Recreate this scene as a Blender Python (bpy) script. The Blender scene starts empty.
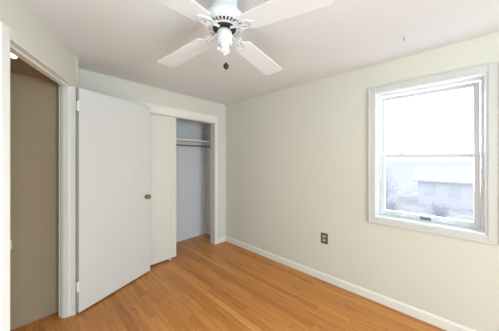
import bpy, bmesh, math, random
from mathutils import Vector, Matrix

random.seed(7)
PI = math.pi
SC = bpy.context.scene
COL = SC.collection

# ------------------------------------------------------------------ camera
CAM = (-2.3603, -2.7457, 1.40)
cd = bpy.data.cameras.new('camera')
cd.sensor_fit = 'HORIZONTAL'
cd.sensor_width = 36.0
cd.lens = 208.6 / 499 * 36.0
cd.shift_y = -(165.5 - 159.33) / 499
cd.clip_start = 0.02
cd.clip_end = 3000
co = bpy.data.objects.new('camera', cd)
co.location = CAM
co.rotation_euler = (PI / 2, 0, -math.radians(47.247))
COL.objects.link(co)
SC.camera = co

# ------------------------------------------------------------------ world, lights, exposure
W = bpy.data.worlds.new('overcast_sky')
SC.world = W
W.use_nodes = True
bg = W.node_tree.nodes['Background']
bg.inputs[0].default_value = (0.93, 0.965, 1.0, 1)
bg.inputs[1].default_value = 1.25

def area(name, loc, rot, sx, sy, power, col):
    l = bpy.data.lights.new(name, 'AREA')
    l.shape = 'RECTANGLE'
    l.size = sx
    l.size_y = sy
    l.energy = power
    l.color = col
    o = bpy.data.objects.new(name, l)
    o.location = loc
    o.rotation_euler = rot
    COL.objects.link(o)
    return o

# daylight through the window in the right wall
wl = area('daylight_right_window', (0.42, -2.628, 1.66), (0, math.radians(66), 0), 1.2, 0.72, 44, (0.82, 0.91, 1.0))
wl.data.spread = math.radians(95)
# added fill light at the unseen window behind the camera
area('added_rear_fill', (-1.80, -5.92, 1.25), (PI / 2, 0, 0), 1.6, 1.6, 85, (0.73, 0.876, 1.0))
# added upward fill beside the camera, standing in for a bounced flash
fl = area('added_upward_fill', (-2.45, -2.70, 0.60), (PI, 0, 0), 0.8, 0.8, 8, (0.84, 0.93, 1.0))
fl.data.spread = math.radians(150)

SC.view_settings.view_transform = 'Standard'
SC.view_settings.look = 'None'
SC.view_settings.gamma = 1
SC.view_settings.use_curve_mapping = False
SC.view_settings.exposure = 0.64

# ------------------------------------------------------------------ materials
def lin(c):
    return tuple((v / 12.92 if v <= 0.04045 else ((v + 0.055) / 1.055) ** 2.4) for v in c)

def rgb(r, g, b):
    return lin((r / 255, g / 255, b / 255)) + (1,)

def mat(name, col, rough=0.6, metal=0.0, var=0.03, scale=3.0, bump=0.0, bscale=120.0, spec=0.5, emit=None):
    m = bpy.data.materials.new(name)
    m.use_nodes = True
    nt = m.node_tree
    b = nt.nodes['Principled BSDF']
    b.inputs['Roughness'].default_value = rough
    b.inputs['Metallic'].default_value = metal
    b.inputs['Specular IOR Level'].default_value = spec
    tc = nt.nodes.new('ShaderNodeTexCoord')
    n = nt.nodes.new('ShaderNodeTexNoise')
    n.inputs['Scale'].default_value = scale
    n.inputs['Detail'].default_value = 3
    nt.links.new(tc.outputs['Object'], n.inputs['Vector'])
    mx = nt.nodes.new('ShaderNodeMix')
    mx.data_type = 'RGBA'
    mx.inputs[6].default_value = tuple(max(0, c * (1 - var)) for c in col[:3]) + (1,)
    mx.inputs[7].default_value = tuple(min(1, c * (1 + var)) for c in col[:3]) + (1,)
    nt.links.new(n.outputs['Fac'], mx.inputs[0])
    nt.links.new(mx.outputs[2], b.inputs['Base Color'])
    if bump:
        n2 = nt.nodes.new('ShaderNodeTexNoise')
        n2.inputs['Scale'].default_value = bscale
        n2.inputs['Detail'].default_value = 2
        nt.links.new(tc.outputs['Object'], n2.inputs['Vector'])
        bp = nt.nodes.new('ShaderNodeBump')
        bp.inputs['Strength'].default_value = bump
        bp.inputs['Distance'].default_value = 0.002
        nt.links.new(n2.outputs['Fac'], bp.inputs['Height'])
        nt.links.new(bp.outputs['Normal'], b.inputs['Normal'])
    if emit:
        b.inputs['Emission Color'].default_value = emit[0]
        b.inputs['Emission Strength'].default_value = emit[1]
    return m

M = {}
M['wall'] = mat('wall_paint', rgb(220, 218, 207), 0.75, var=0.02, scale=1.3, bump=0.15, spec=0.25)
M['ceiling'] = mat('ceiling_paint', rgb(228, 229, 231), 0.85, var=0.015, scale=1.0, bump=0.1, spec=0.2)
M['closet'] = mat('closet_paint', rgb(220, 220, 222), 0.75, var=0.02, scale=2, bump=0.1, spec=0.25)
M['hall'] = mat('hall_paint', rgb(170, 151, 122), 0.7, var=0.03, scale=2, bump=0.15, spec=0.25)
M['casing'] = mat('dimmed_trim_enamel', rgb(210, 211, 207), 0.4, var=0.015, scale=5)  # darker copy of the trim enamel, offsetting strong light around the window
M['liner'] = mat('daylit_jamb_enamel', rgb(238, 240, 240), 0.4, var=0.01, scale=5)  # lighter white, with daylight on the reveals put into the colour
M['trim'] = mat('trim_enamel', rgb(237, 235, 227), 0.4, var=0.015, scale=5)
M['door'] = mat('door_enamel', rgb(221, 220, 216), 0.45, var=0.012, scale=4)
M['slide'] = mat('sliding_door_enamel', rgb(226, 223, 213), 0.45, var=0.012, scale=4)
M['vinyl'] = mat('window_vinyl', rgb(214, 217, 221), 0.35, var=0.01, scale=6)
M['fan'] = mat('fan_enamel', rgb(215, 217, 219), 0.3, var=0.01, scale=8)
M['blade'] = mat('fan_blade_laminate', rgb(224, 227, 230), 0.4, var=0.02, scale=8)
M['dark'] = mat('dark_metal', rgb(38, 36, 34), 0.5, var=0.1, scale=20)
M['bronze'] = mat('bronze_plate', rgb(104, 90, 78), 0.4, var=0.06, scale=40, metal=0.3)
M['recept'] = mat('receptacle_plastic', rgb(196, 184, 172), 0.4, var=0.02, scale=30)
M['brass'] = mat('aged_brass', rgb(176, 140, 82), 0.25, metal=1.0, var=0.15, scale=60)
M['wood_dark'] = mat('turned_dark_wood', rgb(40, 24, 16), 0.4, var=0.2, scale=60)
M['chain'] = mat('chain_metal', rgb(214, 210, 200), 0.3, metal=0.8, var=0.05, scale=60)
M['pewter'] = mat('pewter_metal', rgb(112, 112, 112), 0.4, metal=0.6, var=0.05, scale=40)
M['rod'] = mat('closet_rod_metal', rgb(112, 108, 104), 0.4, metal=0.4, var=0.05, scale=20)
M['bulb'] = mat('frosted_glass', rgb(250, 246, 236), 0.3, var=0.0, emit=((1, 0.96, 0.88, 1), 1.5))

def glass():
    m = bpy.data.materials.new('window_glass')
    m.use_nodes = True
    nt = m.node_tree
    for n in list(nt.nodes):
        nt.nodes.remove(n)
    out = nt.nodes.new('ShaderNodeOutputMaterial')
    tr = nt.nodes.new('ShaderNodeBsdfTransparent')
    tr.inputs[0].default_value = (0.97, 0.985, 0.985, 1)
    gl = nt.nodes.new('ShaderNodeBsdfGlossy')
    gl.inputs['Roughness'].default_value = 0.02
    fr = nt.nodes.new('ShaderNodeFresnel')
    fr.inputs[0].default_value = 1.25
    mx = nt.nodes.new('ShaderNodeMixShader')
    nt.links.new(fr.outputs[0], mx.inputs[0])
    nt.links.new(tr.outputs[0], mx.inputs[1])
    nt.links.new(gl.outputs[0], mx.inputs[2])
    nt.links.new(mx.outputs[0], out.inputs[0])
    return m
M['glass'] = glass()

def floor_mat():
    m = bpy.data.materials.new('oak_strip_floor')
    m.use_nodes = True
    nt = m.node_tree
    N, L = nt.nodes, nt.links
    b = N['Principled BSDF']
    tc = N.new('ShaderNodeTexCoord')
    sep = N.new('ShaderNodeSeparateXYZ')
    L.new(tc.outputs['Object'], sep.inputs[0])

    def math_(op, a, v=None):
        n = N.new('ShaderNodeMath')
        n.operation = op
        for i, x in enumerate((a, v)):
            if x is None:
                continue
            if isinstance(x, (int, float)):
                n.inputs[i].default_value = x
            else:
                L.new(x, n.inputs[i])
        return n.outputs[0]
    PW, PL = 0.0575, 1.35
    u = math_('DIVIDE', sep.outputs[0], PW)
    row = math_('FLOOR', u)
    wn = N.new('ShaderNodeTexWhiteNoise')
    wn.noise_dimensions = '1D'
    L.new(row, wn.inputs['W'])
    shift = math_('MULTIPLY', wn.outputs['Value'], 7.3)
    v = math_('ADD', math_('DIVIDE', sep.outputs[1], PL), shift)
    cell = math_('FLOOR', v)
    cv = N.new('ShaderNodeCombineXYZ')
    L.new(row, cv.inputs[0])
    L.new(cell, cv.inputs[1])
    wn2 = N.new('ShaderNodeTexWhiteNoise')
    wn2.noise_dimensions = '3D'
    L.new(cv.outputs[0], wn2.inputs['Vector'])
    ramp = N.new('ShaderNodeValToRGB')
    cr = ramp.color_ramp
    cr.elements[0].position = 0.0
    cr.elements[0].color = rgb(184, 117, 55)
    cr.elements[1].position = 1.0
    cr.elements[1].color = rgb(222, 156, 84)
    for p, c in ((0.10, rgb(203, 134, 65)), (0.5, rgb(209, 140, 70)), (0.8, rgb(212, 145, 74))):
        e = cr.elements.new(p)
        e.color = c
    L.new(wn2.outputs['Value'], ramp.inputs[0])
    # grain, stretched along the boards and offset per board
    off = N.new('ShaderNodeVectorMath')
    off.operation = 'SCALE'
    L.new(wn2.outputs['Color'], off.inputs[0])
    off.inputs['Scale'].default_value = 30.0
    mp = N.new('ShaderNodeMapping')
    mp.inputs['Scale'].default_value = (55, 2.6, 1)
    L.new(tc.outputs['Object'], mp.inputs['Vector'])
    ad = N.new('ShaderNodeVectorMath')
    ad.operation = 'ADD'
    L.new(mp.outputs[0], ad.inputs[0])
    L.new(off.outputs[0], ad.inputs[1])
    g = N.new('ShaderNodeTexNoise')
    g.inputs['Scale'].default_value = 1.0
    g.inputs['Detail'].default_value = 5
    g.inputs['Distortion'].default_value = 0.6
    L.new(ad.outputs[0], g.inputs['Vector'])
    gr = N.new('ShaderNodeValToRGB')
    gr.color_ramp.elements[0].position = 0.28
    gr.color_ramp.elements[0].color = (0.74, 0.66, 0.60, 1)
    gr.color_ramp.elements[1].position = 0.62
    gr.color_ramp.elements[1].color = (1.05, 1.04, 1.02, 1)
    L.new(g.outputs['Fac'], gr.inputs[0])
    mul = N.new('ShaderNodeMix')
    mul.data_type = 'RGBA'
    mul.blend_type = 'MULTIPLY'
    mul.inputs[0].default_value = 0.85
    L.new(ramp.outputs[0], mul.inputs[6])
    L.new(gr.outputs[0], mul.inputs[7])
    # sparse dark mineral streaks
    mp2 = N.new('ShaderNodeMapping')
    mp2.inputs['Scale'].default_value = (26, 3.2, 1)
    L.new(tc.outputs['Object'], mp2.inputs['Vector'])
    ad2 = N.new('ShaderNodeVectorMath')
    ad2.operation = 'ADD'
    L.new(mp2.outputs[0], ad2.inputs[0])
    L.new(off.outputs[0], ad2.inputs[1])
    g2 = N.new('ShaderNodeTexNoise')
    g2.inputs['Scale'].default_value = 1.0
    g2.inputs['Detail'].default_value = 4
    g2.inputs['Distortion'].default_value = 1.2
    L.new(ad2.outputs[0], g2.inputs['Vector'])
    st = N.new('ShaderNodeMapRange')
    st.inputs['From Min'].default_value = 0.62
    st.inputs['From Max'].default_value = 0.78
    L.new(g2.outputs['Fac'], st.inputs['Value'])
    ms = N.new('ShaderNodeMix')
    ms.data_type = 'RGBA'
    L.new(math_('MULTIPLY', st.outputs[0], 0.75), ms.inputs[0])
    L.new(mul.outputs[2], ms.inputs[6])
    ms.inputs[7].default_value = rgb(112, 66, 32)
    # joints between the boards
    fu = math_('FRACT', u)
    fv = math_('FRACT', v)
    du = math_('MINIMUM', fu, math_('SUBTRACT', 1.0, fu))
    dv = math_('MINIMUM', fv, math_('SUBTRACT', 1.0, fv))
    ju = math_('LESS_THAN', du, 0.022)
    jv = math_('LESS_THAN', dv, 0.0016)
    j = math_('MAXIMUM', ju, jv)
    mj = N.new('ShaderNodeMix')
    mj.data_type = 'RGBA'
    L.new(math_('MULTIPLY', j, 0.4), mj.inputs[0])
    L.new(ms.outputs[2], mj.inputs[6])
    mj.inputs[7].default_value = rgb(96, 56, 30)
    L.new(mj.outputs[2], b.inputs['Base Color'])
    b.inputs['Roughness'].default_value = 0.33
    b.inputs['Specular IOR Level'].default_value = 0.4
    bp = N.new('ShaderNodeBump')
    bp.inputs['Strength'].default_value = 0.3
    bp.inputs['Distance'].default_value = 0.001
    L.new(math_('SUBTRACT', 1.0, j), bp.inputs['Height'])
    L.new(bp.outputs[0], b.inputs['Normal'])
    return m
M['floor'] = floor_mat()

# ------------------------------------------------------------------ mesh helpers
def BM():
    return bmesh.new()

def add_box(bm, lo, hi, mtx=None):
    vs = []
    for x in (lo[0], hi[0]):
        for y in (lo[1], hi[1]):
            for z in (lo[2], hi[2]):
                p = Vector((x, y, z))
                vs.append(bm.verts.new(mtx @ p if mtx else p))
    for f in ((0, 1, 3, 2), (4, 6, 7, 5), (0, 4, 5, 1), (2, 3, 7, 6), (0, 2, 6, 4), (1, 5, 7, 3)):
        bm.faces.new([vs[i] for i in f])

def add_prism(bm, poly, z0, z1, mtx=None):
    """poly: (x, y) points; closed prism between two heights"""
    T = (lambda p: mtx @ p) if mtx else (lambda p: p)
    a = [bm.verts.new(T(Vector((x, y, z0)))) for x, y in poly]
    b = [bm.verts.new(T(Vector((x, y, z1)))) for x, y in poly]
    n = len(poly)
    for i in range(n):
        bm.faces.new((a[i], a[(i + 1) % n], b[(i + 1) % n], b[i]))
    bm.faces.new(a)
    bm.faces.new(b)

def add_lathe(bm, prof, seg=40, mtx=None):
    """prof: (r, z) pairs revolved about Z; r = 0 closes the end"""
    T = (lambda p: mtx @ p) if mtx else (lambda p: p)
    rings = []
    for r, z in prof:
        if r <= 1e-6:
            rings.append([bm.verts.new(T(Vector((0, 0, z))))])
        else:
            rings.append([bm.verts.new(T(Vector((r * math.cos(2 * PI * i / seg), r * math.sin(2 * PI * i / seg), z)))) for i in range(seg)])
    for a, b in zip(rings, rings[1:]):
        for i in range(seg):
            k = (i + 1) % seg
            if len(a) == 1 and len(b) == 1:
                continue
            if len(a) == 1:
                bm.faces.new((a[0], b[k], b[i]))
            elif len(b) == 1:
                bm.faces.new((a[i], a[k], b[0]))
            else:
                bm.faces.new((a[i], a[k], b[k], b[i]))

def add_tube(bm, pts, r, seg=8):
    pts = [Vector(p) for p in pts]
    rad = r if isinstance(r, (list, tuple)) else [r] * len(pts)
    rings = []
    up = Vector((0, 0, 1))
    for i, p in enumerate(pts):
        d = (pts[min(i + 1, len(pts) - 1)] - pts[max(i - 1, 0)]).normalized()
        s = d.cross(up)
        if s.length < 1e-3:
            s = d.cross(Vector((1, 0, 0)))
        s.normalize()
        t = s.cross(d).normalized()
        rings.append([bm.verts.new(p + rad[i] * (math.cos(2 * PI * k / seg) * s + math.sin(2 * PI * k / seg) * t)) for k in range(seg)])
    for a, b in zip(rings, rings[1:]):
        for k in range(seg):
            bm.faces.new((a[k], a[(k + 1) % seg], b[(k + 1) % seg], b[k]))
    bm.faces.new(rings[0])
    bm.faces.new(rings[-1])

def obj(name, bm, m, parent=None, smooth=False, bevel=0.0, local=False):
    bmesh.ops.recalc_face_normals(bm, faces=bm.faces[:])
    me = bpy.data.meshes.new(name)
    bm.to_mesh(me)
    bm.free()
    o = bpy.data.objects.new(name, me)
    COL.objects.link(o)
    me.materials.append(M[m])
    if smooth:
        for p in me.polygons:
            p.use_smooth = True
        try:
            me.set_sharp_from_angle(angle=math.radians(35))
        except Exception:
            pass
    if bevel:
        md = o.modifiers.new('bevel', 'BEVEL')
        md.width = bevel
        md.segments = 2
        md.limit_method = 'ANGLE'
    if parent:
        o.parent = parent
        if not local:          # geometry was given in world space
            o.matrix_parent_inverse = parent_world(parent).inverted()
    return o

def parent_world(o):
    m = o.matrix_basis.copy()
    while o.parent:
        m = o.parent.matrix_basis @ o.matrix_parent_inverse @ m
        o = o.parent
    return m

def tag(o, label, cat, group=None, kind=None):
    o['label'] = label
    o['category'] = cat
    if group:
        o['group'] = group
    if kind:
        o['kind'] = kind
    return o

def empty(name, loc, label, cat, rotz=0, group=None, kind=None):
    o = bpy.data.objects.new(name, None)
    COL.objects.link(o)
    o.location = loc
    o.rotation_euler = (0, 0, rotz)
    o.empty_display_size = 0.1
    return tag(o, label, cat, group, kind)

def frame(origin, xdir, ydir):
    """local (a, b, z) -> world origin + a*xdir + b*ydir + z"""
    return Matrix(((xdir[0], ydir[0], 0, origin[0]), (xdir[1], ydir[1], 0, origin[1]), (0, 0, 1, 0), (0, 0, 0, 1)))

# ------------------------------------------------------------------ room shell
H = 2.335                          # ceiling height
J1 = Vector((-2.0479, -0.3201))    # hinge jamb, room edge
J2 = Vector((-2.4038, -1.0237))    # strike jamb, room edge
U = (J1 - J2).normalized()         # along the slanted entry wall, away from the camera
NR = Vector((U.y, -U.x))           # its normal, into the room
J2 = J2 - 0.02 * U
OW = (J1 - J2).length              # doorway width
DH = 2.05                          # doorway height
TH = 0.10                          # its wall thickness
FR = frame(J2, U, NR)              # a along the wall from the strike jamb, b into the room
A0, A1 = -0.70, OW + 0.058         # the slanted wall's ends
Pa = J2 + A0 * U
Pb = J2 + A1 * U
Y0 = -5.80                         # rear wall
XL = Pa.x                          # left wall
CD = 0.56                          # closet depth
CX0, CX1 = -1.72, -0.23            # closet opening
CH = 2.004

b = BM(); add_box(b, (-4.0, Y0 - 0.15, -0.12), (0.15, 0.75, 0.0))
tag(obj('floor', b, 'floor'), 'honey oak strip floor running from the doorway into the closet', 'floor', kind='structure')

b = BM(); add_box(b, (-4.0, Y0 - 0.15, H), (0.15, 0.75, H + 0.12))
tag(obj('ceiling', b, 'ceiling'), 'flat off-white ceiling carrying the white fan', 'ceiling', kind='structure')

# right wall with the window opening
WY0, WY1, WZ0, WZ1 = -2.995, -2.262, 0.832, 2.050
b = BM()
add_box(b, (0, Y0 - 0.15, 0), (0.15, WY0, H))
add_box(b, (0, WY1, 0), (0.15, 0.75, H))
add_box(b, (0, WY0, 0), (0.15, WY1, WZ0))
add_box(b, (0, WY0, WZ1), (0.15, WY1, H))
tag(obj('wall_right', b, 'wall'), 'plain cream wall on the right holding the window and outlet', 'wall', kind='structure')

# back wall with the closet opening
b = BM()
add_box(b, (Pb.x, 0, 0), (CX0, 0.11, H))
add_box(b, (CX1, 0, 0), (0, 0.11, H))
add_box(b, (CX0, 0, CH), (CX1, 0.11, H))
tag(obj('wall_back', b, 'wall'), 'cream back wall around the closet opening', 'wall', kind='structure')

# closet lining
b = BM()
add_box(b, (CX0 - 0.25, CD, 0), (0, 0.75, H))
tag(obj('wall_closet', b, 'closet'), 'pale grey-blue back wall inside the closet', 'wall', kind='structure')
b = BM(); add_box(b, (-0.012, 0.11, 0), (0, CD, H))
tag(obj('wall_closet_right', b, 'closet'), 'narrow pale grey side wall inside the closet on its right', 'wall', kind='structure')
b = BM(); add_box(b, (CX0 - 0.25, 0.11, 0), (CX0 - 0.15, CD, H))
tag(obj('wall_closet_left', b, 'closet'), 'closet side wall behind the closed sliding door', 'wall', kind='structure')

# slanted entry wall with its doorway, and the short return to the back wall
b = BM()
add_box(b, (A0 - 0.1, -TH, 0), (0, 0, H), FR)
add_box(b, (OW, -TH, 0), (A1, -0.075, DH), FR)
add_box(b, (OW, -TH, DH), (A1, 0, H), FR)
add_box(b, (OW + 0.044, -0.08, 0), (A1, 0, DH), FR)  # leaves a made-up slot by the hinge jamb, shaped to read dark
add_box(b, (0, -TH, DH), (OW, 0, H), FR)
tag(obj('wall_left', b, 'wall'), 'slanted cream wall over the open doorway on the left', 'wall', kind='structure')
b = BM(); add_prism(b, [(Pb.x, Pb.y - 0.01), (Pb.x, 0.11), (-2.15, 0.11), (-2.15, -0.252), (Pb.x - 0.07, Pb.y + 0.02)], 0, H)
tag(obj('wall_return', b, 'wall'), 'short return wall hidden behind the open white door', 'wall', kind='structure')

b = BM(); add_box(b, (XL - 0.12, Y0 - 0.15, 0), (XL, Pa.y + 0.05, H))
tag(obj('wall_left_rear', b, 'wall'), 'cream wall to the left of the camera', 'wall', kind='structure')
# rear wall with an opening for the added window
RX0, RX1 = -2.62, -0.98
RZ0, RZ1 = 0.42, 2.08
b = BM()
add_box(b, (XL, Y0 - 0.12, 0), (RX0, Y0, H))
add_box(b, (RX1, Y0 - 0.12, 0), (0, Y0, H))
add_box(b, (RX0, Y0 - 0.12, 0), (RX1, Y0, RZ0))
add_box(b, (RX0, Y0 - 0.12, RZ1), (RX1, Y0, H))
tag(obj('wall_rear', b, 'wall'), 'cream wall behind the camera with a wide window added for light', 'wall', kind='structure')

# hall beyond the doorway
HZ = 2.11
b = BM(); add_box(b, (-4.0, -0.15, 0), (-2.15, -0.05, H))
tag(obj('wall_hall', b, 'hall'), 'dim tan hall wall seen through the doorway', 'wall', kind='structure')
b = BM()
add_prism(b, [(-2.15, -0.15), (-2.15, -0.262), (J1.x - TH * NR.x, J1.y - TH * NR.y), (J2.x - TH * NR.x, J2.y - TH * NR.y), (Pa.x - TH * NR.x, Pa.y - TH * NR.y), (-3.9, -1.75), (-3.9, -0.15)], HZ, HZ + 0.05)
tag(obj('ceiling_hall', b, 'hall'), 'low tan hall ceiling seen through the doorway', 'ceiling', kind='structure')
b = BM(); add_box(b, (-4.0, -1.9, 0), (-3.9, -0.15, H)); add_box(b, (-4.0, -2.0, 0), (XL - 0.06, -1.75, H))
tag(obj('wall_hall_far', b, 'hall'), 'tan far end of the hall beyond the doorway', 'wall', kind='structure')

# ------------------------------------------------------------------ trim: baseboards
def base_profile(bm, p0, p1, nrm, h=0.083, t=0.013):
    """a moulded board from p0 to p1 standing off the wall along nrm"""
    p0, p1, nrm = Vector(p0), Vector(p1), Vector(nrm)
    prof = [(0, 0), (t, 0), (t, h * 0.80), (t * 0.75, h * 0.88), (t * 0.35, h), (0, h)]
    a = [bm.verts.new((p0.x + nrm.x * d, p0.y + nrm.y * d, z)) for d, z in prof]
    c = [bm.verts.new((p1.x + nrm.x * d, p1.y + nrm.y * d, z)) for d, z in prof]
    n = len(prof)
    for i in range(n):
        bm.faces.new((a[i], a[(i + 1) % n], c[(i + 1) % n], c[i]))
    bm.faces.new(a)
    bm.faces.new(c)

b = BM(); base_profile(b, (0, 0), (0, Y0), (-1, 0))
tag(obj('baseboard_right', b, 'trim'), 'long white baseboard along the foot of the window wall', 'baseboard', kind='structure')
b = BM(); base_profile(b, (-0.174, 0), (-0.013, 0), (0, -1))
tag(obj('baseboard_back', b, 'trim'), 'short white baseboard between closet casing and room corner', 'baseboard', kind='structure')
b = BM(); base_profile(b, (CX0 - 0.15, CD), (-0.012, CD), (0, -1), h=0.09)
tag(obj('baseboard_closet', b, 'closet'), 'pale painted baseboard at the back of the closet', 'baseboard', kind='structure')
b = BM(); base_profile(b, (XL, Pa.y), (XL, Y0), (1, 0)); base_profile(b, (XL, Y0), (0, Y0), (0, 1))
tag(obj('baseboard_rear', b, 'trim'), 'white baseboard around the part of the room behind the camera', 'baseboard', kind='structure')

# ------------------------------------------------------------------ entry doorway frame
tr = empty('trim_1', (J2.x, J2.y, 0), 'white painted frame around the open doorway on the left', 'door frame', kind='structure')
b = BM(); add_box(b, (OW - 0.001, -TH, 0), (OW + 0.018, 0.002, DH), FR)
hj = obj('hinge_jamb', b, 'trim', tr)
b = BM(); add_box(b, (OW - 0.013, -TH + 0.015, 0), (OW + 0.002, -0.040, DH - 0.012), FR)
obj('stop_strip', b, 'trim', hj, bevel=0.002)
b = BM(); add_box(b, (-0.018, -TH, 0), (0.001, 0.002, DH), FR)
sj = obj('strike_jamb', b, 'trim', tr)
b = BM(); add_box(b, (-0.002, -TH + 0.015, 0), (0.010, -0.060, DH - 0.012), FR)
obj('stop_strip', b, 'trim', sj, bevel=0.002)
b = BM(); add_box(b, (-0.018, -TH, DH - 0.001), (OW + 0.018, 0.002, DH + 0.018), FR)
dj = obj('head_jamb', b, 'trim', tr)
b = BM(); add_box(b, (0.0, -TH + 0.015, DH - 0.012), (OW, -0.040, DH + 0.002), FR)
obj('stop_strip', b, 'trim', dj, bevel=0.002)
CW = 0.060
b = BM()
add_box(b, (-0.090, 0, 0), (-0.030, 0.018, DH + 0.040), FR)
add_box(b, (-0.034, 0, 0), (-0.004, 0.007, DH + 0.006), FR)
obj('side_casing', b, 'trim', tr, bevel=0.004)
b = BM(); add_box(b, (-0.004, 0, DH + 0.006), (A1, 0.006, DH + 0.006 + CW), FR)
obj('head_casing', b, 'wall', tr, bevel=0.002)
# strike plate with its curved lip on the near jamb
b = BM()
add_box(b, (0.001, -0.040, 0.905), (0.0025, -0.004, 0.975), FR)
add_box(b, (0.001, -0.006, 0.918), (0.0045, 0.008, 0.962), FR)
o = obj('strike_plate', b, 'chain', sj); o['label'] = 'small metal strike plate with a curved lip'

# narrow corner strip where the slanted wall ends above the frame
b = BM(); add_box(b, (A1 - 0.028, 0, DH + 0.066), (A1 + 0.004, 0.005, H), FR)
tag(obj('trim_2', b, 'wall'), 'narrow painted corner strip above the open door\'s hinges', 'trim', kind='structure')

# ------------------------------------------------------------------ entry door, swung open in front of the closet
HG = Vector((-2.0225, -0.3416))
FE = Vector((-1.2893, -0.070))
DX = (FE - HG).normalized()
LW = (FE - HG).length
DN = Vector((DX.y, -DX.x))         # out of the visible face, towards the camera
FD = frame(HG, DX, DN)
dr = empty('door_1', (HG.x, HG.y, 0), 'open white flush door with a brass knob in front of the closet', 'door', kind='structure')
b = BM(); add_box(b, (0.0, -0.035, 0.016), (LW, 0.0, 2.046), FD)
obj('door_leaf', b, 'door', dr, bevel=0.002)
KA, KZ = LW - 0.060, 0.945
def knob(sign):
    b = BM()
    mt = FD @ Matrix.Translation((KA, 0.0 if sign > 0 else -0.035, KZ)) @ Matrix.Rotation(-PI / 2 * sign, 4, 'X')
    add_lathe(b, [(0, 0), (0.026, 0), (0.027, 0.003), (0.022, 0.007), (0.012, 0.009), (0.0095, 0.016), (0.011, 0.024), (0.020, 0.029),
                  (0.0255, 0.037), (0.0265, 0.044), (0.023, 0.052), (0.014, 0.057), (0, 0.058)], 28, mt)
    o = obj('door_knob', b, 'brass', dr, smooth=True)
    o['label'] = 'round aged brass knob'
knob(1)
knob(-1)
b = BM(); add_box(b, (LW - 0.0005, -0.030, KZ - 0.028), (LW + 0.0015, -0.006, KZ + 0.028), FD); add_box(b, (LW, -0.024, KZ - 0.008), (LW + 0.010, -0.012, KZ + 0.008), FD)
obj('latch', b, 'brass', dr)
for z in (1.88, 0.252):
    b = BM()
    px, py = HG.x - 0.012, HG.y - 0.004
    add_lathe(b, [(0, -0.050), (0.004, -0.049), (0.0062, -0.045), (0.0062, 0.045), (0.004, 0.049), (0, 0.050)], 14, Matrix.Translation((px, py, z)))
    add_box(b, (-0.013, -0.030, z - 0.044), (0.002, 0.0015, z + 0.044), FD)
    add_box(b, (OW - 0.003, -0.036, z - 0.044), (OW + 0.010, 0.026, z + 0.044), FR)
    o = obj('hinge', b, 'trim', dr, smooth=True)

# ------------------------------------------------------------------ closet: casing, sliding doors, shelf, rod
tr = empty('trim_3', (CX1, 0, 0), 'cream casing and jambs around the closet opening', 'closet frame', kind='structure')
b = BM(); add_box(b, (CX1, -0.012, 0), (CX1 + 0.056, 0, CH + 0.102))
obj('side_casing', b, 'trim', tr, bevel=0.003)
b = BM(); add_box(b, (CX0 - 0.056, -0.012, 0), (CX0, 0, CH + 0.102))
obj('side_casing', b, 'trim', tr, bevel=0.003)
b = BM(); add_box(b, (CX0, -0.012, CH - 0.002), (CX1, 0, CH + 0.102)); add_box(b, (CX0, -0.017, CH + 0.085), (CX1 + 0.058, -0.010, CH + 0.106))
obj('head_casing', b, 'trim', tr, bevel=0.003)
b = BM(); add_box(b, (CX1 - 0.004, -0.004, 0), (CX1 + 0.012, 0.115, CH))
obj('jamb', b, 'slide', tr)
b = BM(); add_box(b, (CX0 - 0.012, -0.004, 0), (CX0 + 0.004, 0.115, CH))
obj('jamb', b, 'slide', tr)
b = BM(); add_box(b, (CX0, 0.012, CH - 0.012), (CX1, 0.100, CH + 0.005))
o = obj('sliding_track', b, 'slide', tr)

SX1 = -0.893
def slider(name, x0, x1, y, label):
    r = empty(name, ((x0 + x1) / 2, y, 0), label, 'sliding door', kind='structure')
    b = BM(); add_box(b, (x0, y, 0.026), (x1, y + 0.030, CH - 0.014))
    obj('door_panel', b, 'slide', r, bevel=0.002)
    b = BM()
    for xa, xb in ((x0, x0 + 0.078), (x1 - 0.078, x1)):
        add_box(b, (xa + 0.001, y - 0.003, 0.028), (xb - 0.001, y + 0.002, CH - 0.016))
    add_box(b, (x0 + 0.078, y - 0.003, CH - 0.095), (x1 - 0.078, y + 0.002, CH - 0.016))
    obj('edge_stiles', b, 'slide', r, bevel=0.0012)
    return r
s1 = slider('door_2', SX1 - 0.76, SX1, 0.026, 'cream sliding closet door half hidden by the open door')
s2 = slider('door_3', CX0 + 0.006, CX0 + 0.766, 0.064, 'rear sliding closet door stacked behind the front one')
b = BM(); add_box(b, (SX1 - 0.100, 0.014, 0), (SX1 - 0.080, 0.100, 0.020))
o = obj('floor_guide', b, 'trim', s1); o['label'] = 'small white guide on the floor'

sh = empty('closet_shelf', ((CX0 + CX1) / 2, CD, 1.70), 'painted shelf across the top of the closet above the rod', 'shelf')
SZ = 1.722
b = BM(); add_box(b, (CX0 - 0.15, 0.245, SZ - 0.020), (-0.012, CD, SZ))
obj('shelf_board', b, 'trim', sh, bevel=0.002)
b = BM(); add_box(b, (-0.030, 0.31, SZ - 0.085), (-0.012, CD, SZ - 0.020))
obj('cleat', b, 'closet', sh)
b = BM(); add_box(b, (CX0 - 0.15, CD - 0.018, SZ - 0.085), (-0.030, CD, SZ - 0.020))
obj('cleat', b, 'closet', sh)
b = BM(); add_box(b, (CX0 - 0.15, 0.31, SZ - 0.085), (CX0 - 0.132, CD - 0.018, SZ - 0.020))
obj('cleat', b, 'closet', sh)
rd = empty('clothes_rod', ((CX0 + CX1) / 2, 0.285, SZ - 0.098), 'dark metal clothes rod just under the closet shelf', 'clothes rod')
b = BM(); add_tube(b, [(CX0 - 0.146, 0.285, SZ - 0.098), (-0.016, 0.285, SZ - 0.098)], 0.011, 16)
obj('rod', b, 'rod', rd, smooth=True)
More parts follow.
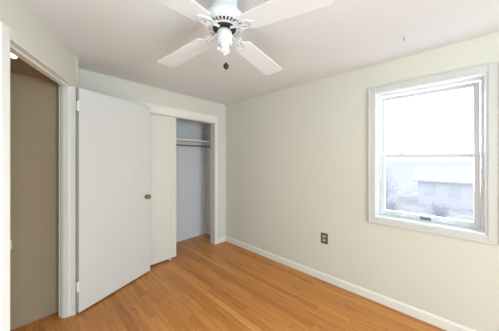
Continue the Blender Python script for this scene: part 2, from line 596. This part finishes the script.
for x, s in ((-0.0125, -1), (CX0 - 0.149, 1)):
    b = BM(); add_lathe(b, [(0, 0), (0.027, 0), (0.027, 0.004), (0.019, 0.006), (0.018, 0.014), (0, 0.014)], 20,
                        Matrix.Translation((x, 0.285, SZ - 0.098)) @ Matrix.Rotation(PI / 2 * s, 4, 'Y'))
    obj('socket', b, 'rod', rd, smooth=True)

# ------------------------------------------------------------------ window in the right wall
def casing_ring(bm, y0, y1, z0, z1, w, x0, x1):
    add_box(bm, (x0, y0 - w, z0 - w), (x1, y0, z1 + w))
    add_box(bm, (x0, y1, z0 - w), (x1, y1 + w, z1 + w))
    add_box(bm, (x0, y0, z0 - w), (x1, y1, z0))
    add_box(bm, (x0, y0, z1), (x1, y1, z1 + w))

wn = empty('window_1', (0, (WY0 + WY1) / 2, WZ0), 'white double-hung window in the right wall', 'window', kind='structure')
b = BM(); casing_ring(b, WY0, WY1, WZ0, WZ1, 0.060, -0.015, 0.0)
casing_ring(b, WY0 - 0.050, WY1 + 0.050, WZ0 - 0.050, WZ1 + 0.050, 0.012, -0.019, 0.0)
obj('casing', b, 'casing', wn, bevel=0.003)
b = BM(); casing_ring(b, WY0 + 0.012, WY1 - 0.012, WZ0 + 0.012, WZ1 - 0.012, 0.014, -0.004, 0.150)
obj('jamb_liner', b, 'liner', wn)
fy0, fy1, fz0, fz1 = WY0 + 0.012, WY1 - 0.012, WZ0 + 0.012, WZ1 - 0.012
b = BM(); casing_ring(b, fy0 + 0.016, fy1 - 0.016, fz0 + 0.012, fz1 - 0.016, 0.017, 0.050, 0.130)
obj('window_frame', b, 'vinyl', wn, bevel=0.002)
gy0, gy1 = fy0 + 0.018, fy1 - 0.018
MZ = 1.432
def sash(name, z0, z1, x0, x1, st, bot, top):
    b = BM()
    add_box(b, (x0, gy0, z0), (x1, gy0 + st, z1))
    add_box(b, (x0, gy1 - st, z0), (x1, gy1, z1))
    add_box(b, (x0, gy0 + st, z0), (x1, gy1 - st, z0 + bot))
    add_box(b, (x0, gy0 + st, z1 - top), (x1, gy1 - st, z1))
    s = obj(name, b, 'vinyl', wn, bevel=0.003)
    b = BM(); xm = (x0 + x1) / 2
    add_box(b, (xm - 0.002, gy0 + st - 0.004, z0 + bot - 0.004), (xm + 0.002, gy1 - st + 0.004, z1 - top + 0.004))
    obj('glass_pane', b, 'glass', s)
    return s
upper = sash('upper_sash', MZ - 0.012, fz1 - 0.020, 0.094, 0.122, 0.036, 0.034, 0.036)
lower = sash('lower_sash', fz0 + 0.014, MZ + 0.018, 0.060, 0.090, 0.036, 0.042, 0.034)
b = BM()
yc = (gy0 + gy1) / 2
add_box(b, (0.056, yc - 0.010 - 0.035, fz0 + 0.018), (0.062, yc - 0.010 + 0.040, fz0 + 0.042))
add_box(b, (0.040, yc - 0.010 - 0.032, fz0 + 0.036), (0.060, yc - 0.010 + 0.037, fz0 + 0.042))
o = obj('lift_handle', b, 'pewter', lower, bevel=0.0015); o['label'] = 'dark grey finger lift on the bottom rail'
b = BM()
add_box(b, (0.064, yc + 0.17 - 0.026, MZ + 0.018), (0.088, yc + 0.17 + 0.026, MZ + 0.026))
add_lathe(b, [(0.012, 0), (0.012, 0.010), (0.006, 0.014), (0, 0.014)], 16, Matrix.Translation((0.076, yc + 0.17, MZ + 0.025)))
add_box(b, (0.060, yc + 0.17 - 0.006, MZ + 0.028), (0.076, yc + 0.17 + 0.022, MZ + 0.035))
o = obj('sash_lock', b, 'vinyl', lower, bevel=0.001)

# rear window, added out of view behind the camera to light the room
wn2 = empty('window_2_added', ((RX0 + RX1) / 2, Y0, RZ0), 'wide white window added behind the camera for light', 'window', kind='structure')
b = BM()
for lo, hi in (((RX0 - 0.06, Y0, RZ0 - 0.06), (RX0, Y0 + 0.015, RZ1 + 0.06)), ((RX1, Y0, RZ0 - 0.06), (RX1 + 0.06, Y0 + 0.015, RZ1 + 0.06)),
               ((RX0, Y0, RZ0 - 0.06), (RX1, Y0 + 0.015, RZ0)), ((RX0, Y0, RZ1), (RX1, Y0 + 0.015, RZ1 + 0.06))):
    add_box(b, lo, hi)
obj('casing', b, 'trim', wn2)
b = BM()
for lo, hi in (((RX0, Y0 - 0.10, RZ0), (RX0 + 0.04, Y0 - 0.05, RZ1)), ((RX1 - 0.04, Y0 - 0.10, RZ0), (RX1, Y0 - 0.05, RZ1)),
               ((RX0 + 0.04, Y0 - 0.10, RZ0), (RX1 - 0.04, Y0 - 0.05, RZ0 + 0.05)), ((RX0 + 0.04, Y0 - 0.10, RZ1 - 0.04), (RX1 - 0.04, Y0 - 0.05, RZ1)),
               (((RX0 + RX1) / 2 - 0.03, Y0 - 0.10, RZ0 + 0.05), ((RX0 + RX1) / 2 + 0.03, Y0 - 0.05, RZ1 - 0.04))):
    add_box(b, lo, hi)
obj('window_frame', b, 'vinyl', wn2)
b = BM(); add_box(b, (RX0 + 0.03, Y0 - 0.077, RZ0 + 0.04), (RX1 - 0.03, Y0 - 0.073, RZ1 - 0.03))
obj('glass_pane', b, 'glass', wn2)

# ------------------------------------------------------------------ outlet on the right wall
ot = empty('power_outlet', (0, -1.744, 0.487), 'brown outlet cover with two receptacles low on the right wall', 'outlet')
b = BM(); add_box(b, (-0.006, -1.744 - 0.040, 0.487 - 0.060), (0.0, -1.744 + 0.040, 0.487 + 0.060))
obj('cover_plate', b, 'bronze', ot, bevel=0.003)
for dz in (0.0225, -0.0225):
    b = BM()
    pts = []
    for k in range(24):
        a = 2 * PI * k / 24
        pts.append((0.0185 * math.cos(a), max(-0.0140, min(0.0140, 0.0185 * math.sin(a)))))
    mt = Matrix.Translation((-0.006, -1.744, 0.487 + dz)) @ Matrix(((0, 0, -1, 0), (1, 0, 0, 0), (0, 1, 0, 0), (0, 0, 0, 1)))
    add_prism(b, pts, -0.001, 0.003, mt)
    r = obj('receptacle', b, 'recept', ot)
    b = BM()
    for dy in (-0.0062, 0.0062):
        add_box(b, (-0.0095, -1.744 + dy - 0.001, 0.487 + dz - 0.001), (-0.0085, -1.744 + dy + 0.001, 0.487 + dz + 0.007))
    add_box(b, (-0.0095, -1.744 - 0.002, 0.487 + dz - 0.009), (-0.0085, -1.744 + 0.002, 0.487 + dz - 0.005))
    obj('slots', b, 'dark', r)
b = BM(); add_lathe(b, [(0, 0.0085), (0.003, 0.008), (0.0035, 0.005), (0, 0.005)], 12, Matrix.Translation((0, -1.744, 0.487)) @ Matrix.Rotation(-PI / 2, 4, 'Y'))
obj('screw', b, 'bronze', ot)

# ------------------------------------------------------------------ ceiling fan
FX, FY = -1.6180, -1.8740
fan = empty('ceiling_fan', (FX, FY, H), 'white four-blade ceiling fan with scrolled blade arms', 'ceiling fan')
F0 = Matrix.Translation((FX, FY, 0))
b = BM()
add_lathe(b, [(0, H), (0.072, H), (0.073, H - 0.02), (0.070, H - 0.06), (0.069, 2.225), (0, 2.225)], 40, F0)
obj('canopy', b, 'fan', fan, smooth=True)
b = BM()
add_lathe(b, [(0, 2.235), (0.071, 2.235), (0.074, 2.215), (0.084, 2.195), (0.101, 2.176), (0.111, 2.160), (0.1135, 2.148), (0.1135, 2.132), (0.110, 2.126),
              (0.104, 2.126), (0.102, 2.134), (0, 2.134)], 56, F0)
obj('motor_housing', b, 'fan', fan, smooth=True)
# slotted ring under the housing
b = BM()
add_lathe(b, [(0.106, 2.128), (0.108, 2.122), (0.106, 2.117), (0.099, 2.115), (0.096, 2.119), (0.097, 2.128), (0.106, 2.128)], 56, F0)
add_lathe(b, [(0.072, 2.116), (0.073, 2.109), (0.067, 2.106), (0.063, 2.109), (0.064, 2.116), (0.072, 2.116)], 56, F0)
for k in range(30):
    mt = F0 @ Matrix.Rotation(2 * PI * (k + 0.5) / 30, 4, 'Z')
    add_prism(b, [(0.068, -0.0032), (0.100, -0.0048), (0.100, 0.0048), (0.068, 0.0032)], 2.1115, 2.117, mt)
obj('vent_ring', b, 'fan', fan, smooth=True)
b = BM()
add_lathe(b, [(0, 2.126), (0.098, 2.126), (0.098, 2.121), (0.064, 2.119), (0.062, 2.107), (0.058, 2.104), (0, 2.104)], 48, F0)
o = obj('rotor', b, 'dark', fan, smooth=True); o['label'] = 'dark motor core behind the vent slots'
b = BM()
add_lathe(b, [(0, 2.100), (0.034, 2.100), (0.040, 2.090), (0.042, 2.078), (0.042, 2.040), (0.041, 2.031), (0.035, 2.025), (0, 2.024)], 40, F0)
o = obj('switch_housing', b, 'fan', fan, smooth=True)
b = BM()
add_lathe(b, [(0, 2.026), (0.026, 2.026), (0.024, 2.016), (0.020, 2.008), (0.026, 1.998), (0.028, 1.990), (0.026, 1.982), (0.018, 1.976), (0.007, 1.973), (0.005, 1.966), (0, 1.965)], 32, F0)
obj('end_cap', b, 'fan', fan, smooth=True)
# short reverse switch stub on the side
b = BM()
add_lathe(b, [(0, 0), (0.008, 0), (0.009, 0.006), (0.012, 0.010), (0.012, 0.016), (0.006, 0.020), (0, 0.020)], 16,
          Matrix.Translation((FX - 0.016, FY + 0.012, 1.998)) @ Matrix.Rotation(math.radians(143), 4, 'Z') @ Matrix.Rotation(PI / 2, 4, 'Y'))
obj('side_cap', b, 'fan', fan, smooth=True)
# pull chain of small beads and its dark knob
b = BM()
z = 1.957
cxx, cyy = FX + 0.006, FY - 0.006
add_tube(b, [(cxx, cyy, 1.960), (cxx, cyy, 1.925)], 0.0010, 6)
while z > 1.926:
    add_lathe(b, [(0, 0.0024), (0.0021, 0.0012), (0.0021, -0.0012), (0, -0.0024)], 8, Matrix.Translation((cxx, cyy, z)))
    z -= 0.0056
pc = obj('pull_chain', b, 'chain', fan, smooth=True)
b = BM()
add_lathe(b, [(0, 1.928), (0.005, 1.927), (0.008, 1.921), (0.014, 1.915), (0.0155, 1.908), (0.014, 1.902), (0.011, 1.897), (0.006, 1.891), (0, 1.889)], 20,
          Matrix.Translation((cxx, cyy, 0)))
o = obj('pull_knob', b, 'wood_dark', pc, smooth=True); o['label'] = 'small dark turned knob on the pull chain'

BZ, BR, BW, B0 = 2.100, 0.556, 0.126, 0.140
def scroll(cx, cy, r0, a0, a1, n=14):
    return [(cx + r0 * (1 - 0.55 * t / n) * math.cos(a0 + (a1 - a0) * t / n), cy + r0 * (1 - 0.55 * t / n) * math.sin(a0 + (a1 - a0) * t / n)) for t in range(n + 1)]
for k in range(4):
    ang = math.radians(96.9 - 90 * k)
    T = F0 @ Matrix.Rotation(ang, 4, 'Z') @ Matrix.Translation((0, 0, BZ)) @ Matrix.Rotation(math.radians(4.2), 4, 'Y') @ Matrix.Rotation(math.radians(-4.8), 4, 'X')
    # blade outline, widening outwards, with rounded tip corners and a waisted root
    w0, w1 = BW * 0.47, BW * 0.57
    pts = [(B0, -w0 * 0.62), (B0 + 0.018, -w0 * 0.95)]
    rc = 0.020
    for i in range(7):
        a = -PI / 2 + PI / 2 * i / 6
        pts.append((BR - rc + rc * math.cos(a), -w1 + rc + rc * math.sin(a)))
    for i in range(7):
        a = PI / 2 * i / 6
        pts.append((BR - rc + rc * math.cos(a), w1 - rc + rc * math.sin(a)))
    pts += [(B0 + 0.018, w0 * 0.95), (B0, w0 * 0.62)]
    b = BM()
    add_prism(b, pts, -0.003, 0.003, T)
    bl = obj('blade', b, 'blade', fan, bevel=0.0015)
    # scrolled arm: a stem from the rotor, a plate on the blade, two leaf loops
    b = BM()
    zb = -0.006
    def tube(p2, rad, zz=None):
        n = len(p2)
        q = []
        for i, (x, y) in enumerate(p2):
            zc = zb if zz is None else zz[0] + (zz[1] - zz[0]) * i / (n - 1)
            q.append(T @ Vector((x, y, zc)))
        add_tube(b, q, rad, 8)
    tube([(0.045, 0), (0.065, 0), (0.085, 0), (0.105, 0), (0.130, 0)], [0.009, 0.0075, 0.006, 0.0055, 0.005], (0.008, -0.007))
    for s in (1, -1):
        tube([(0.096, 0.0), (0.104, 0.016 * s), (0.118, 0.026 * s), (0.136, 0.029 * s), (0.154, 0.024 * s), (0.170, 0.013 * s), (0.188, 0.0)], 0.0042)
        tube(scroll(0.098, 0.026 * s, 0.012, PI * 0.1 * s, PI * 1.9 * s), 0.0036)
        tube(scroll(0.146, 0.015 * s, 0.010, PI * 0.9 * s, -PI * 0.8 * s), 0.0034)
        add_lathe(b, [(0, -0.005), (0.004, -0.004), (0.005, 0), (0, 0)], 12, T @ Matrix.Translation((0.170, 0.010 * s, -0.008)))
    add_prism(b, [(0.150, -0.005), (0.166, -0.010), (0.180, -0.007), (0.192, 0), (0.180, 0.007), (0.166, 0.010), (0.150, 0.005)], -0.008, -0.003, T)
    obj('blade_arm', b, 'fan', bl, smooth=True)

# ------------------------------------------------------------------ small ceiling fittings
hk = empty('ceiling_hook', (-0.388, -2.53, H), 'tiny metal hook in the bare ceiling near the window', 'hook')
b = BM()
add_lathe(b, [(0, 0), (0.011, 0), (0.011, -0.003), (0.005, -0.006), (0, -0.006)], 16, Matrix.Translation((-0.388, -2.53, H)))
obj('base_plate', b, 'fan', hk, smooth=True)
b = BM()
pts = [(-0.388, -2.53, H - 0.004), (-0.388, -2.53, H - 0.014)]
for i in range(10):
    a = PI / 2 - 1.35 * PI * i / 9
    pts.append((-0.388 + 0.007 * math.cos(a), -2.53, H - 0.021 + 0.007 * math.sin(a)))
add_tube(b, pts, 0.0022, 8)
obj('hook_wire', b, 'pewter', hk, smooth=True)

LX, LY = -2.405, -0.734
hl = empty('hall_ceiling_light', (LX, LY, HZ), 'small round lit white lamp on the hall ceiling inside the doorway', 'ceiling light')
b = BM(); add_lathe(b, [(0, 0), (0.016, 0), (0.016, -0.004), (0.009, -0.008), (0.008, -0.034), (0, -0.034)], 24, Matrix.Translation((LX, LY, HZ)))
obj('lamp_base', b, 'fan', hl, smooth=True)
b = BM(); add_lathe(b, [(0.008, -0.032), (0.016, -0.039), (0.0185, -0.048), (0.016, -0.057), (0.009, -0.064), (0, -0.066)], 24, Matrix.Translation((LX, LY, HZ)))
obj('lamp_shade', b, 'bulb', hl, smooth=True)

# ------------------------------------------------------------------ outside the window: overcast yard below, its colours paled to carry overexposed haze
def ground_mat():
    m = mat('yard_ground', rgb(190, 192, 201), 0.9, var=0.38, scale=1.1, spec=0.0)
    return m
M['ground'] = ground_mat()
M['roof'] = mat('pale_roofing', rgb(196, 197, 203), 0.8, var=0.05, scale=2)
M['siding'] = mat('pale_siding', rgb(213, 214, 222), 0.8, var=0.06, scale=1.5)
M['bush'] = mat('washed_out_twigs', rgb(203, 205, 216), 0.9, var=0.2, scale=3)
M['faded_glass'] = mat('washed_out_window_glass', rgb(206, 208, 217), 0.2, var=0.1, scale=2)
GZ = -3.2
b = BM(); add_box(b, (0.6, -700, GZ - 0.3), (1200, 700, GZ))
tag(obj('yard_ground', b, 'ground'), 'pale washed-out yard ground outside the window', 'ground', kind='structure')

hs = empty('house', (26, 3.2, GZ), 'pale neighbouring house with a low roof seen through the lower sash', 'house')
hx0, hx1, hy0, hy1 = 25.0, 30.0, -9.5, -0.9
b = BM(); add_box(b, (hx0, hy0, GZ), (hx1, hy1, GZ + 2.6))
obj('walls', b, 'siding', hs)
b = BM()
add_prism(b, [(hx0 - 0.5, GZ + 2.5), ((hx0 + hx1) / 2, GZ + 3.7), (hx1 + 0.5, GZ + 2.5), (hx1 + 0.5, GZ + 2.4), (hx0 - 0.5, GZ + 2.4)], hy0 - 0.4, hy1 + 0.4,
          Matrix(((1, 0, 0, 0), (0, 0, 1, 0), (0, 1, 0, 0), (0, 0, 0, 1))))
obj('roof', b, 'roof', hs)
for y in (-7.6, -5.6, -3.6, -1.9):
    b = BM(); add_box(b, (hx0 - 0.03, y - 0.4, GZ + 1.0), (hx0 + 0.02, y + 0.4, GZ + 2.1))
    obj('house_window', b, 'faded_glass', hs)

def shrub(x, y, h, w, label):
    r = empty('shrub', (x, y, GZ), label, 'shrub', group='bare shrubs in the yard')
    b = BM()
    for k in range(90):
        a = random.uniform(0, 2 * PI)
        t = random.uniform(0.15, 1)
        rh = random.uniform(0.6, 1.0)
        p = [Vector((x, y, GZ))]
        for i in range(1, 5):
            f = i / 4
            p.append(Vector((x + math.cos(a) * w * t * f ** 1.3 + random.uniform(-.06, .06) * w, y + math.sin(a) * w * t * f ** 1.3 + random.uniform(-.06, .06) * w,
                             GZ + h * f * (1.15 - 0.6 * t) * rh)))
        add_tube(b, p, [0.03, 0.025, 0.02, 0.015, 0.008], 4)
        for q in range(3):
            s = p[random.randint(2, 4)]
            e = s + Vector((random.uniform(-.3, .3) * w, random.uniform(-.3, .3) * w, random.uniform(0.05, .25) * h))
            add_tube(b, [s, (s + e) / 2 + Vector((0, 0, .03)), e], [0.014, 0.010, 0.005], 4)
    obj('branches', b, 'bush', r)
for x, y, h, w, lab in ((17.5, 3.6, 1.5, 1.4, 'bare pale shrub at the left edge of the yard view'),
                        (18.5, 0.5, 1.5, 1.1, 'low bare pale shrub in front of the gap beside the neighbouring house'),
                        (20.0, -2.6, 1.2, 1.1, 'low bare pale shrub in front of the left half of the neighbouring house'),
                        (17.5, -5.4, 1.1, 1.0, 'low bare pale shrub in front of the right half of the neighbouring house'),
                        (24.0, 2.0, 3.9, 1.7, 'tall bare shrub close beside the neighbouring house'),
                        (26.0, 6.0, 4.3, 2.2, 'tall bare shrub farther left of the neighbouring house')):
    shrub(x, y, h, w, lab)
